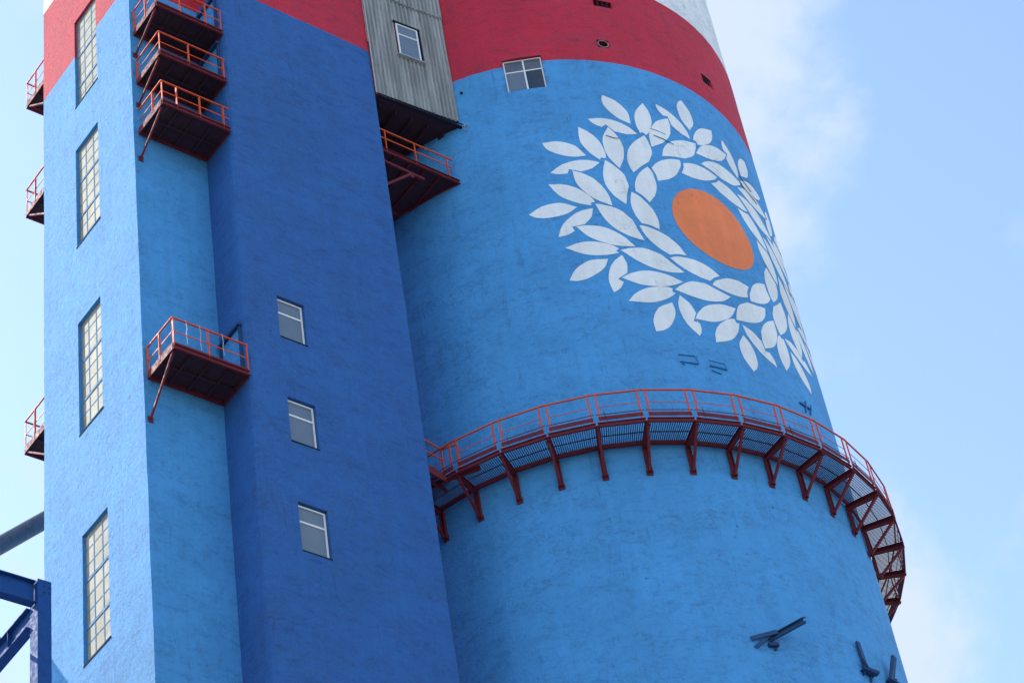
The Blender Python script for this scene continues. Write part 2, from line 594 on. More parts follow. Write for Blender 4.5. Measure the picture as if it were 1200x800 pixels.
for h in DW:
    pvc_window(tower, (h[0] + .01, -PX + .17, h[2] + .03), (1, 0, 0), (0, 0, 1), (0, -1, 0), h[1] - h[0] - .03, h[3] - h[2] - .06)

def side_door(z, h=2.3):
    f = MB()
    y0, y1, x = -1.40, -0.14, X1
    for a, b in ((y0, y0 + .09), (y1 - .09, y1)):
        f.box(x - .10, x + .03, a, b, z, z + h)
    f.box(x - .16, x + .028, y0 - .04, y1 + .04, z + h + .001, z + h + .12)
    fr = f.build('door', 'bluesteel', tower)
    MB().box(x - .035, x + .02, y0 + .09, y1 - .09, z + .02, z + h).build('door_panel', 'light', fr)
for z in (54.66, 69.33, 72.1):
    side_door(z)

# ------------------------------------------------------------------ balconies of the tower
def balcony(z, x0, x1, yw, s, posts, side_posts, label, group, brace=True, braceh=1.9, rail=1.2, cables=()):
    """steel platform on wall y=yw, reaching out by 1.66 m in direction s; top of its edge beam at z"""
    D = 1.655
    yo = yw + s * D
    root = tag(empty('maintenance_platform', ((x0 + x1) / 2, yw, z)), label, 'platform', group)
    f = MB()
    f.chan((x0, yo, z - .10), (x1, yo, z - .10), .07, .20, side=-s if s > 0 else 1)
    f.bar((x0, yw + s * .02, z - .10), (x0, yo - s * .03, z - .10), .035, .19)
    f.bar((x1, yw + s * .02, z - .10), (x1, yo - s * .03, z - .10), .035, .19)
    f.bar((x0 + .04, yw + s * .06, z - .12), (x1 - .04, yw + s * .06, z - .12), .08, .14)
    f.build('edge_beam', 'maroon', root)
    f = MB()
    n = 3
    for i in range(1, n + 1):
        x = x0 + (x1 - x0) * i / (n + 1)
        f.bar((x, yw + s * .11, z - .12), (x, yo - s * .075, z - .12), .05, .13)
    f.bar((x0 + .03, yw + s * D * .5, z - .145), (x1 - .03, yw + s * D * .5, z - .145), .05, .07)
    f.build('joists', 'deck', root)
    d = MB()
    xs = [x0 + .03, x0 + .33, x1 - .34, x1 - .03]
    for a, b in zip(xs, xs[1:]):
        d.box(a + .004, b - .004, min(yw + s * .03, yo - s * .045), max(yw + s * .03, yo - s * .045), z - .05, z - .02)
    d.build('deck', 'deck', root)
    if brace:
        b = MB()
        b.bar((x0 + .06, yo - s * .12, z - .20), (x0 + .03, yw + s * .05, z - braceh), .07, .06)
        b.box(x0 - .06, x0 + .14, min(yw, yw + s * .03), max(yw, yw + s * .03), z - braceh - .13, z - braceh + .10)
        b.build('brace', 'maroon', root)
    r_ = MB()
    a_ = .045
    zt = z + rail
    for px, wd in posts:
        x = x0 + (x1 - x0) * px
        r_.bar((x, yo, z - .06), (x, yo, zt - .02), wd, .028)
    for py in side_posts:
        y = yw + s * D * py
        r_.bar((x0, y, z - .04), (x0, y, zt - .02), .03, .07)
    r_.bar((x0 - .02, yo, zt), (x1, yo, zt), .055, .045)
    r_.bar((x0, yo - s * .03, zt), (x0, yw + s * .04, zt), .055, .045)
    for k in (.52,):
        r_.bar((x0, yo - s * .02, z + rail * k), (x1, yo - s * .02, z + rail * k), .02, .038)
        r_.bar((x0 + .02, yo - s * .03, z + rail * k), (x0 + .02, yw + s * .04, z + rail * k), .02, .038)
    r_.build('railing', 'orange', root)
    t = MB()
    t.bar((x0, yo + s * .012, z + .055), (x1, yo + s * .012, z + .055), .008, .13)
    t.bar((x0 - .012, yo - s * .03, z + .055), (x0 - .012, yw + s * .04, z + .055), .008, .13)
    t.build('toe_board', 'maroon', root)
    for cx_, cl in cables:
        c = MB()
        x = x0 + (x1 - x0) * cx_
        c.path([(x, yo + s * .02, zt + .06), (x + .02, yo + s * .045, zt - .3), (x - .01, yo + s * .04, zt - cl * .6), (x + .03, yo + s * .03, zt - cl)], .014)
        c.build('cable', 'galv', root)
    return root
P3 = .06
balcony(54.65, .15, 2.98, 0, -1, [(0.008, .09), (.47, .08), (.99, .06)], [.5, .04],
        'steel platform with orange rails, alone on the tower wall far below the other three', 'steel platforms on the pale blue tower wall',
        cables=((.18, 1.0), (.36, 1.05), (.66, .9)))
balcony(66.62, .20, 2.99, 0, -1, [(0.008, .07), (.22, .09), (.56, .09), (.91, .09)], [.62],
        'lowest platform of the close stack on the tower wall, with four wide orange posts', 'steel platforms on the pale blue tower wall', braceh=1.45, rail=1.08)
balcony(69.34, .20, 2.99, 0, -1, [(0.008, .06), (.44, .09), (.97, .07)], [.04],
        'middle platform of the close stack of three on the pale blue tower wall', 'steel platforms on the pale blue tower wall', braceh=1.3, rail=1.12)
balcony(72.12, .15, 2.99, 0, -1, [(0.008, .06), (.36, .08), (.75, .09), (.985, .03)], [.55, .05],
        'uppermost platform on the pale blue tower wall, its rail cut by the top edge', 'steel platforms on the pale blue tower wall', braceh=1.3, rail=1.2)
for z, lb in ((58.10, 'lowest of three small railed platforms sticking out behind the left tower edge'),
              (70.22, 'middle one of three small railed platforms sticking out behind the left tower edge'),
              (76.62, 'highest small railed platform behind the left tower edge, beside the red band')):
    balcony(z, .12, 2.95, W, 1, [(0.008, .05), (.45, .06), (.98, .06)], [.55, .04], lb, 'steel platforms behind the tower', braceh=1.5, rail=1.3)

# ------------------------------------------------------------------ silo
CX, CY, SR = 21.845, 3.112, 9.607
STOP = 96.0
silo = tag(empty('silo', (CX, CY, GROUND_Z)), 'huge round light blue silo painted with a white leaf wreath round an orange disc', 'silo')
def cyl(deg, r_, z):
    a = R(deg)
    return (CX + r_ * math.cos(a), CY + r_ * math.sin(a), z)
SWH = (-135.25, -125.7, 73.47, 75.42)
VH = [(-110.95, -107.95, 75.98, 76.45), (-78.7, -74.7, 76.40, 76.98), (-109.4, -104.4, 78.72, 79.12), (-119.4, -115.0, 78.96, 79.3), (-97.0, -95.4, 80.0, 80.35)]
AH = [SWH] + VH
us = steps([v for h in AH for v in h[:2]], -180, 180, 1.25)
zs3 = steps([v for h in AH for v in h[2:]], GROUND_Z, STOP, 0.25, use_fine=True)
sh = Shell()
sh.grid(lambda u, z: cyl(u, SR, z), us, zs3, AH, 0.0)
for h in AH:      # reveals run towards the middle of the silo
    am = R((h[0] + h[1]) / 2)
    inw = Vector((-math.cos(am), -math.sin(am), 0)) * (.42 if h is SWH else .28)
    hu = [u for u in us if h[0] - 1e-6 <= u <= h[1] + 1e-6]
    hz = [z for z in zs3 if h[2] - 1e-6 <= z <= h[3] + 1e-6]
    for a, b in zip(hu, hu[1:]):
        for z in (h[2], h[3]):
            p, q = Vector(cyl(a, SR, z)), Vector(cyl(b, SR, z))
            sh.quad(p, q, q + inw, p + inw)
    for a, b in zip(hz, hz[1:]):
        for u in (h[0], h[1]):
            p, q = Vector(cyl(u, SR, a)), Vector(cyl(u, SR, b))
            sh.quad(p, q, q + inw, p + inw)
so_ = sh.build('silo_wall', 'silo', silo)
for p in so_.data.polygons:
    p.use_smooth = True
cap = MB()
cap.bm.faces.new([cap.bm.verts.new(cyl(i * 5, SR + .02, STOP - .003)) for i in range(72)])
cap.build('silo_roof', 'ground', silo)

# window of the silo
am = (SWH[0] + SWH[1]) / 2
nrm = Vector((math.cos(R(am)), math.sin(R(am)), 0))
A_, B_ = Vector(cyl(SWH[0], SR, SWH[2])), Vector(cyl(SWH[1], SR, SWH[2]))
U_ = (B_ - A_).normalized()
pvc_window(silo, A_ + U_ * .02 - nrm * .14 + Vector((0, 0, .02)), U_, (0, 0, 1), nrm, (B_ - A_).length - .04, SWH[3] - SWH[2] - .03,
           rows=(.36,), cols=(.52,), t=.055, mats=('glass', 'glassm', 'glassd', 'glassm'), sill=False)
# vents
for i, h in enumerate(VH):
    am = (h[0] + h[1]) / 2
    nv = Vector((math.cos(R(am)), math.sin(R(am)), 0))
    a0, b0 = Vector(cyl(h[0], SR, h[2])), Vector(cyl(h[1], SR, h[2]))
    uu = (b0 - a0).normalized()
    wd, hg = (b0 - a0).length, h[3] - h[2]
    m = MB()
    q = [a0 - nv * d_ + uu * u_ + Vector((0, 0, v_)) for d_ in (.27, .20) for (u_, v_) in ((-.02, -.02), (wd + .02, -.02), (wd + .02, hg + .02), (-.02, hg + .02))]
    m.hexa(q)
    o = m.build('vent', 'black', silo)  # black back plate, the hole's inner darkness put in as colour
    m = MB()
    if i == 0:
        cen = a0 + uu * wd / 2 + Vector((0, 0, hg / 2)) + nv * .01
        ring = [cen + uu * math.cos(t * math.pi / 8) * .225 + Vector((0, 0, math.sin(t * math.pi / 8) * .205)) for t in range(17)]
        m.path(ring, .014, 6)
        m.build('vent_ring', 'galv', o)
        o['label'] = 'round vent in a square hole'
    else:
        for k in range(1, 4):
            c = a0 + uu * wd * k / 4 + nv * .005 - nv * .04
            m.bar(c + Vector((0, 0, .01)), c + Vector((0, 0, hg - .01)), .035, .05)
        m.build('vent_slat', 'sill', o)
        o['label'] = 'slotted dark vent'

# painted wreath: twelve turns of one spray of six leaves, laid on the silo wall
LEAVES = [
    [(-3.51,1), (-3.45,0.96), (-3.39,0.93), (-3.33,0.89), (-3.27,0.84), (-3.2,0.77), (-3.12,0.67), (-3.04,0.54), (-2.94,0.4), (-2.86,0.26), (-2.79,0.13), (-2.74,0), (-2.71,-0.12), (-2.68,-0.25), (-2.66,-0.37), (-2.64,-0.48), (-2.64,-0.6), (-2.65,-0.71), (-2.66,-0.83), (-2.67,-0.94), (-2.69,-1.05), (-2.75,-1.01), (-2.82,-0.98), (-2.89,-0.94), (-2.96,-0.91), (-3.03,-0.88), (-3.1,-0.86), (-3.18,-0.84), (-3.25,-0.83), (-3.33,-0.82), (-3.4,-0.8), (-3.44,-0.7), (-3.49,-0.6), (-3.53,-0.5), (-3.57,-0.4), (-3.6,-0.29), (-3.62,-0.17), (-3.64,-0.05), (-3.65,0.08), (-3.65,0.22), (-3.65,0.35), (-3.63,0.48), (-3.61,0.61), (-3.58,0.74), (-3.54,0.87)],
    [(-5.07,0.24), (-5,0.22), (-4.92,0.21), (-4.85,0.19), (-4.77,0.17), (-4.68,0.14), (-4.58,0.1), (-4.46,0.06), (-4.35,0.01), (-4.23,-0.05), (-4.12,-0.13), (-4.03,-0.21), (-3.95,-0.32), (-3.87,-0.43), (-3.79,-0.54), (-3.71,-0.65), (-3.68,-0.76), (-3.66,-0.87), (-3.63,-0.98), (-3.61,-1.1), (-3.58,-1.21), (-3.55,-1.32), (-3.51,-1.44), (-3.47,-1.55), (-3.44,-1.67), (-3.4,-1.78), (-3.52,-1.75), (-3.63,-1.73), (-3.74,-1.69), (-3.86,-1.65), (-3.97,-1.6), (-4.09,-1.53), (-4.21,-1.44), (-4.33,-1.35), (-4.44,-1.24), (-4.54,-1.13), (-4.62,-1.02), (-4.7,-0.89), (-4.77,-0.76), (-4.83,-0.63), (-4.88,-0.5), (-4.93,-0.35), (-4.97,-0.21), (-5,-0.06), (-5.04,0.09)],
    [(-6,-0.95), (-5.9,-0.95), (-5.8,-0.94), (-5.7,-0.93), (-5.6,-0.93), (-5.49,-0.94), (-5.37,-0.96), (-5.25,-0.98), (-5.13,-1), (-5,-1.04), (-4.88,-1.1), (-4.75,-1.16), (-4.62,-1.25), (-4.5,-1.34), (-4.37,-1.44), (-4.26,-1.55), (-4.16,-1.66), (-4.07,-1.77), (-3.99,-1.9), (-3.9,-2.02), (-3.82,-2.14), (-3.94,-2.15), (-4.06,-2.15), (-4.18,-2.15), (-4.3,-2.15), (-4.41,-2.14), (-4.52,-2.13), (-4.62,-2.11), (-4.72,-2.08), (-4.82,-2.05), (-4.93,-2), (-5.05,-1.94), (-5.17,-1.88), (-5.3,-1.8), (-5.43,-1.71), (-5.55,-1.61), (-5.65,-1.5), (-5.74,-1.37), (-5.83,-1.23), (-5.91,-1.09)],
    [(-6.57,-2.03), (-6.46,-1.99), (-6.35,-1.95), (-6.24,-1.9), (-6.13,-1.86), (-6.01,-1.84), (-5.9,-1.82), (-5.78,-1.81), (-5.67,-1.81), (-5.55,-1.82), (-5.43,-1.83), (-5.31,-1.86), (-5.18,-1.9), (-5.06,-1.94), (-4.94,-1.98), (-4.83,-2.03), (-4.75,-2.07), (-4.68,-2.11), (-4.62,-2.16), (-4.56,-2.21), (-4.5,-2.25), (-4.53,-2.28), (-4.56,-2.31), (-4.59,-2.34), (-4.61,-2.37), (-4.63,-2.4), (-4.62,-2.43), (-4.61,-2.45), (-4.59,-2.47), (-4.56,-2.49), (-4.55,-2.51), (-4.67,-2.54), (-4.79,-2.57), (-4.91,-2.59), (-5.04,-2.61), (-5.17,-2.61), (-5.31,-2.61), (-5.45,-2.6), (-5.59,-2.58), (-5.73,-2.55), (-5.87,-2.5), (-6.01,-2.43), (-6.15,-2.34), (-6.29,-2.24), (-6.43,-2.13)],
    [(-6.65,-3.77), (-6.59,-3.66), (-6.53,-3.54), (-6.47,-3.42), (-6.4,-3.31), (-6.32,-3.21), (-6.22,-3.12), (-6.11,-3.03), (-5.99,-2.95), (-5.86,-2.88), (-5.73,-2.82), (-5.6,-2.8), (-5.45,-2.79), (-5.3,-2.8), (-5.15,-2.8), (-5.01,-2.8), (-5.06,-2.91), (-5.1,-3.02), (-5.15,-3.14), (-5.21,-3.24), (-5.29,-3.34), (-5.39,-3.44), (-5.51,-3.54), (-5.64,-3.62), (-5.76,-3.7), (-5.88,-3.76), (-5.98,-3.8), (-6.07,-3.83), (-6.16,-3.84), (-6.24,-3.85), (-6.32,-3.85), (-6.39,-3.85), (-6.46,-3.83), (-6.52,-3.81), (-6.59,-3.79)],
    [(-4.46,-2.59), (-4.43,-2.69), (-4.41,-2.78), (-4.38,-2.88), (-4.36,-2.97), (-4.34,-3.07), (-4.35,-3.17), (-4.36,-3.27), (-4.38,-3.37), (-4.4,-3.48), (-4.42,-3.58), (-4.82,-3.9), (-4.64,-4.09), (-4.68,-4.16), (-4.71,-4.23), (-4.75,-4.3), (-4.79,-4.36), (-4.84,-4.42), (-4.89,-4.47), (-4.94,-4.51), (-4.99,-4.54), (-5.05,-4.58), (-5.11,-4.61), (-5.13,-4.49), (-5.15,-4.37), (-5.18,-4.25), (-5.19,-4.12), (-5.2,-4), (-5.19,-3.88), (-5.17,-3.76), (-5.15,-3.63), (-5.11,-3.51), (-5.08,-3.4), (-5.04,-3.3), (-5,-3.2), (-4.95,-3.11), (-4.89,-3.02), (-4.83,-2.93), (-4.77,-2.86), (-4.69,-2.79), (-4.62,-2.72), (-4.54,-2.66)],
]
WA, WZ, ASP = -90.579, 66.3325, 1.005
def clip(poly, ax, lim, keep_less):
    o = []
    for i in range(len(poly)):
        a, b = poly[i - 1], poly[i]
        ia = (a[ax] <= lim) if keep_less else (a[ax] >= lim)
        ib = (b[ax] <= lim) if keep_less else (b[ax] >= lim)
        if ia != ib:
            t = (lim - a[ax]) / (b[ax] - a[ax])
            o.append((a[0] + (b[0] - a[0]) * t, a[1] + (b[1] - a[1]) * t))
        if ib:
            o.append(b)
    return o
def paint(bm, poly, off, cell=0.21):
    xs_ = [p[0] for p in poly]; ys_ = [p[1] for p in poly]
    i0, i1 = math.floor(min(xs_) / cell), math.ceil(max(xs_) / cell)
    j0, j1 = math.floor(min(ys_) / cell), math.ceil(max(ys_) / cell)
    for i in range(i0, i1):
        c1 = clip(clip(poly, 0, i * cell, False), 0, (i + 1) * cell, True)
        if len(c1) < 3: continue
        for j in range(j0, j1):
            c2 = clip(clip(c1, 1, j * cell, False), 1, (j + 1) * cell, True)
            q = []
            for p in c2:
                if not q or (abs(p[0] - q[-1][0]) + abs(p[1] - q[-1][1])) > 1e-4:
                    q.append(p)
            if len(q) > 1 and (abs(q[0][0] - q[-1][0]) + abs(q[0][1] - q[-1][1])) < 1e-4:
                q.pop()
            if len(q) < 3: continue
            vs = []
            for (u, v) in q:
                deg = WA + math.degrees(u / SR)
                base = Vector(cyl(deg, SR, WZ + v))
                n_ = Vector((math.cos(R(deg)), math.sin(R(deg)), 0))
                vs.append(bm.verts.new(base + disp(base) + n_ * off))
            try:
                f = bm.faces.new(vs)
            except ValueError:
                pass
wb = bmesh.new()
for k in range(12):
    c_, s_ = math.cos(R(30 * k)), math.sin(R(30 * k))
    for L in LEAVES:
        cxm = sum(p[0] for p in L) / len(L); cym = sum(p[1] for p in L) / len(L)
        L = [(cxm + (x - cxm) * .97, cym + (y - cym) * .965) for x, y in L]
        jx, jy, jr = random.uniform(-.008, .008), random.uniform(-.008, .008), R(random.uniform(-.3, .3))
        poly = []
        for (x, y) in L:
            dx, dy = x - cxm, y - cym
            x1, y1 = cxm + dx * math.cos(jr) - dy * math.sin(jr) + jx, cym + dx * math.sin(jr) + dy * math.cos(jr) + jy
            poly.append((x1 * c_ - y1 * s_, (x1 * s_ + y1 * c_) / ASP))
        paint(wb, poly, .009)
link('white_leaf_wreath', wb, 'leafw', silo, smooth=True, recalc=False)
db = bmesh.new()
paint(db, [(2.0 * math.cos(2 * math.pi * i / 96) + .05, 2.03 * math.sin(2 * math.pi * i / 96) + .03) for i in range(96)], .009)
link('orange_disc', db, 'disc', silo, smooth=True, recalc=False)

# small iron left in the silo wall: anchor rods, cut plates, cable ends
def iron(name, deg, z, parts_, mat='anchor'):
    """parts in (tangent, radial, up) metres"""
    a = R(deg)
    nv = Vector((math.cos(a), math.sin(a), 0)); tv = Vector((-math.sin(a), math.cos(a), 0))
    base = Vector(cyl(deg, SR, z))
    f = lambda p: base + tv * p[0] + nv * p[1] + Vector((0, 0, p[2]))
    m = MB()
    for pr in parts_:
        if pr[0] == 'bar':
            m.bar(f(pr[1]), f(pr[2]), pr[3], pr[4], nv)
        elif pr[0] == 'tube':
            m.path([f(q) for q in pr[1]], pr[2])
        elif pr[0] == 'chan':
            m.chan(f(pr[1]), f(pr[2]), pr[3], pr[4], side=pr[5], ref=nv)
    return m.build(name, mat, silo)
iron('anchor_plate', -107.7, 58.45, [('bar', (-.36, .02, .24), (.30, .02, .27), .03, .03), ('bar', (-.34, .02, -.1), (.36, .03, -.12), .05, .04), ('bar', (.33, .02, .25), (.37, .02, -.1), .015, .02), ('bar', (-.3, .02, -.18), (-.18, .02, -.26), .02, .03)])
iron('anchor_plate', -101.0, 58.35, [('bar', (-.30, .02, .02), (.40, .02, .0), .07, .05), ('bar', (-.26, .015, -.2), (.12, .015, -.3), .04, .03), ('bar', (-.3, .015, .28), (.38, .015, .26), .012, .02), ('bar', (.37, .015, .26), (.39, .015, .02), .012, .02)])
iron('anchor_plate', -74.6, 58.4, [('bar', (-.42, .05, -.05), (.40, .05, .1), .07, .06), ('bar', (-.1, .04, -.33), (.1, .05, .33), .05, .05), ('bar', (.26, .03, -.25), (.36, .1, .25), .04, .04)])
iron('wire_end', -113.9, 70.35, [('tube', [(-.1, .03, .1), (.2, .03, -.02), (.4, .05, -.06)], .014)], 'black')
iron('wire_end', -100.2, 70.75, [('tube', [(-.3, .02, .15), (.1, .04, .06), (.3, .03, -.02), (.55, .05, -.12)], .018)], 'anchor')
iron('wire_end', -100.2, 70.75, [('tube', [(-.4, .02, .52), (-.1, .03, .5), (.3, .03, .4)], .01)], 'anchor')
iron('wire_end', -71.6, 70.8, [('tube', [(-.5, .03, .25), (-.2, .04, .1), (.3, .04, -.1)], .014)], 'black')
iron('wire_end', -71.6, 70.8, [('tube', [(-.6, .02, -.25), (.1, .05, -.5), (.55, .03, -.6)], .014)], 'black')
iron('anchor_bolt', -146.2, 74.2, [('tube', [(0, 0, 0), (0, .06, 0)], .06)], 'black')
for dg, zz in ((-113.2, 55.2), (-112.4, 54.1), (-128, 50.5), (-127.4, 48.6), (-106, 50.8), (-105.5, 49.6), (-96, 52.0)):
    iron('anchor_bolt', dg, zz, [('tube', [(0, 0, 0), (0, .025, 0)], .024)], 'stub')

# three cut brackets low on the silo, things of their own
def stub_bracket(deg, z, build, label):
    base = Vector(cyl(deg, SR, z))
    root = tag(empty('cut_bracket', base), label, 'bracket', 'cut steel brackets low on the silo')
    a = R(deg)
    nv = Vector((math.cos(a), math.sin(a), 0)); tv = Vector((-math.sin(a), math.cos(a), 0))
    f = lambda p: base + tv * p[0] + nv * p[1] + Vector((0, 0, p[2]))
    arm, plate = MB(), MB()
    build(arm, plate, f, nv, tv)
    arm.build('arm', 'stub', root)
    plate.build('base_plate', 'bluesteel', root)
def st1(arm, plate, f, nv, tv):
    arm.chan(f((.0, .05, -.03)), f((1.15, .62, .48)), .13, .20, side=1)
    arm.bar(f((-.62, .02, .0)), f((.25, .30, .18)), .03, .16)
    arm.bar(f((-.52, .02, -.34)), f((.22, .22, .26)), .035, .12)
    for k in range(5):
        t = .12 + k * .2
        arm.bar(f((.0 + 1.15 * t, .05 + .57 * t, .10 + .51 * t)), f((.0 + 1.15 * (t + .13), .05 + .57 * (t + .13), .10 + .51 * (t + .13))), .03, .05)
    plate.bar(f((-.05, .04, -.22)), f((.30, .06, -.20)), .20, .12)
    plate.bar(f((.18, .02, -.38)), f((.26, .02, -.16)), .12, .06)
def st2(arm, plate, f, nv, tv):
    arm.chan(f((-.02, .10, -.12)), f((-.16, .12, .95)), .07, .17, side=1, ref=tv)
    arm.bar(f((-.1, .18, -.1)), f((-.22, .18, .2)), .05, .08)
    plate.bar(f((-.32, .03, -.25)), f((.26, .12, -.30)), .34, .05)
    plate.bar(f((-.1, .05, -.1)), f((.38, .20, -.22)), .22, .08)
    plate.bar(f((-.25, .04, -.4)), f((-.12, .1, .1)), .12, .06)
    plate.bar(f((.1, .04, -.55)), f((.2, .1, -.1)), .06, .06)
def st3(arm, plate, f, nv, tv):
    arm.chan(f((-.0, .12, -.25)), f((.18, .40, .78)), .10, .22, side=1, ref=tv)
    arm.bar(f((-.13, .12, -.2)), f((.04, .38, .72)), .03, .08)
    plate.bar(f((-.30, .03, -.28)), f((.30, .10, -.26)), .42, .05)
    plate.bar(f((.14, .06, -.62)), f((.22, .16, -.05)), .16, .10)
    plate.bar(f((-.2, .04, -.6)), f((-.14, .12, -.1)), .10, .08)
stub_bracket(-105.6, 46.0, st1, 'long notched blue iron arm sticking out of the silo, crossed by a bar')
stub_bracket(-81.0, 46.05, st2, 'short upright blue iron on a bent plate, middle one of three low on the silo')
stub_bracket(-72.2, 46.3, st3, 'blue box-shaped iron leaning right at the bottom right edge of the silo')

# ------------------------------------------------------------------ walkway round the silo
A0, DA, ZD, DW_, DROP, RH = -158.454, 9.103, 54.26, 1.256, 1.206, 1.497
walk = tag(empty('walkway', (CX, CY, ZD)), 'maroon steel walkway with open grating and orange handrail curving round the light blue silo', 'walkway')
RO = SR + DW_
def at(n, r_, z):
    return Vector(cyl(A0 + DA * n, r_, z))
NB0, NB1 = -4, 19
for n in range(NB0, NB1 + 1):
    b = MB()
    tv = at(n + .01, SR, 0) - at(n - .01, SR, 0)
    tip, root_ = at(n, RO + .05, ZD - .02), at(n, SR + .01, ZD - .02)
    b.ibeam(root_, tip, .17, .17, .02)
    b.chan(at(n, SR + .045, ZD - .115), at(n, SR + .045, ZD - DROP - .03), .10, .18, .02, side=1, ref=tv.normalized())
    b.bar(at(n, SR + .12, ZD - DROP + .02), at(n, RO - .03, ZD - .11), .085, .085)
    b.bar(at(n, SR + .03, ZD - DROP - .10), at(n, SR + .03, ZD - DROP + .12), .24, .03, at(n, 1, 0) - at(n, 0, 0))
    b.build('bracket', 'maroon', walk)
def rail_bay(n, broken=False):
    jit = lambda s_: random.uniform(-s_, s_)
    e = .085          # posts stand a little inside the bay's ends
    p0, p1 = n + e, n + 1 - e
    def on(t, z, dr=0.0):    # straight chord between the two tips
        a, b = at(n, RO + dr, z), at(n + 1, RO + dr, z)
        return a.lerp(b, t)
    fr = MB()
    fr.chan(on(.02, ZD + .10), on(.98, ZD + .10), .06, .19, side=1)
    fr.build('edge_beam', 'maroon', walk)
    fr = MB()
    a, b = at(n, SR + .16, ZD + .08), at(n + 1, SR + .16, ZD + .08)
    fr.chan(a.lerp(b, .015), a.lerp(b, .985), .06, .17, side=-1)
    fr.build('edge_beam', 'maroon', walk)
    gr = MB()
    cnt = 21
    for i in range(cnt):
        t = (i + .8) / (cnt + .6)
        t2 = t
        gr.bar(a.lerp(b, t) + Vector((0, 0, .02)), on(t2, ZD + .10, -.02), .026, .020)
    for k in (.5,):
        gr.bar(a.lerp(on(0, ZD + .08), k).lerp(a.lerp(on(0, ZD + .08), k), 0) + Vector((0, 0, -.01)),
               b.lerp(on(1, ZD + .08), k) + Vector((0, 0, -.01)), .03, .03)
    gr.build('deck_grating', 'deck', walk)
    r_ = MB()
    z0 = jit(.012)
    jj = jit(.02)
    for t in (e, 1 - e):
        r_.bar(on(t, ZD + .20, .02), on(t + jj * .4, ZD + RH - .01, .02), .055, .035, at(n, 1, 0) - at(n, 0, 0))
    r_.bar(on(0.0, ZD + RH, .02), on(1.0, ZD + RH, .02), .05, .05)
    sag = jit(.05)
    pm = [on(e, ZD + .93, .02), on(.5, ZD + .93 + sag * .6, .02), on(1 - e, ZD + .93 + z0, .02)]
    r_.path(pm, .013, 6)
    ro = r_.build('railing', 'orange', walk)
    t_ = MB()
    t_.bar(on(e - .03, ZD + .37 + z0, .045), on(1 - e + .03, ZD + .37 - z0, .045), .012, .17)
    t_.path([on(.02, ZD + .56, .03), on(.98, ZD + .57 + z0, .03)], .016, 6)
    if n % 2:
        t_.bar(on(.22, ZD + .22, .06), on(.18, ZD + .66, .07), .02, .02)
    t_.build('toe_board', 'maroon', ro)
for n in range(NB0, NB1):
    rail_bay(n)
# landing between the tower's side and the walkway
ld = MB()
zl = ZD + .06
ld.bar((9.9, -.75, zl), (11.62, -.42, zl), .06, .26)
ld.bar((9.9, -.70, zl + .22), (11.60, -.38, zl + .22), .02, .16)
ld.bar((11.6, -.42, zl), (12.3, -1.5, zl), .06, .2)
ld.build('edge_beam', 'maroon', walk)
ld = MB()
ld.bar((9.9, -.35, zl - .04), (11.9, .0, zl - .04), .08, .12)
ld.build('cross_beam', 'maroon', walk)
ld = MB()
for i in range(26):
    x = 9.93 + i * .075
    ld.bar((x, -.70 + i * .012, zl + .06), (x, 1.2, zl + .06), .012, .045)
ld.build('deck_grating', 'deck', walk)
ld = MB()
zt = ZD + RH
ld.bar((9.9, -.70, zt), (11.62, -.36, zt), .05, .05).bar((9.9, -.70, zt - .5), (11.62, -.36, zt - .5), .04, .04)
ld.bar((11.62, -.36, zt), (11.95, -.85, zt), .05, .05).bar((11.62, -.36, zl - .05), (11.62, -.36, zt), .06, .04)
ld.bar((11.98, -.86, zl), (11.96, -.85, zt), .05, .04)
ld.build('railing', 'orange', walk)

# ------------------------------------------------------------------ corrugated housing between tower and silo
hs = tag(empty('corrugated_housing', (11.8, -1.9, 72.5)), 'grey weathered corrugated metal housing with one window, between dark blue tower and silo', 'housing')
HP, HQ = Vector((9.90, -1.70, 0)), Vector((13.70, -2.02, 0))
hu_ = (HQ - HP).normalized()
hn = Vector((hu_.y, -hu_.x, 0))     # outward, towards -y
HL = (HQ - HP).length
WIN = (1.32, 2.44, 75.45, 77.52)
def corrugate(z0, z1, off, seed, skip=None):
    m = bmesh.new()
    rnd = random.Random(seed)
    pitch = .185
    n = int(HL / pitch * 12)
    zz = [z0, z1] if skip is None else [z0, skip[2], skip[3], z1]
    cols = []
    ed = [rnd.uniform(-.02, .02) for _ in range(int(HL / .9) + 2)]
    for i in range(n + 1):
        u = HL * i / n
        d_ = .050 * max(-.8, min(.8, 1.25 * math.cos(2 * math.pi * u / pitch))) + off
        zlow = z0 + ed[int(u / .9)] - .05 * math.sin(math.pi * u / HL)
        cols.append((u, [m.verts.new(HP + hu_ * u + hn * d_ + Vector((0, 0, (zlow if k == 0 else z)))) for k, z in enumerate(zz)]))
    for i in range(n):
        um = (cols[i][0] + cols[i + 1][0]) / 2
        for k in range(len(zz) - 1):
            if skip is not None and k == 1 and skip[0] < um < skip[1]:
                continue
            m.faces.new((cols[i][1][k], cols[i + 1][1][k], cols[i + 1][1][k + 1], cols[i][1][k + 1]))
    return m
link('corrugated_sheet', corrugate(72.58, 79.25, 0, 1, WIN), 'corr', hs, smooth=True, recalc=False)
link('corrugated_sheet', corrugate(79.0, 84.2, .045, 2), 'corr', hs, smooth=True, recalc=False)
link('corrugated_sheet', corrugate(84.0, 90.5, .09, 3), 'corr', hs, smooth=True, recalc=False)
m = MB()   # side trim, seen along the edge of the tower
m.bar(HP + hn * .05 + Vector((0, 0, 72.5)), HP + hn * .05 + Vector((0, 0, 90.5)), .05, .03, hn)
m.build('edge_trim', 'galv', hs)
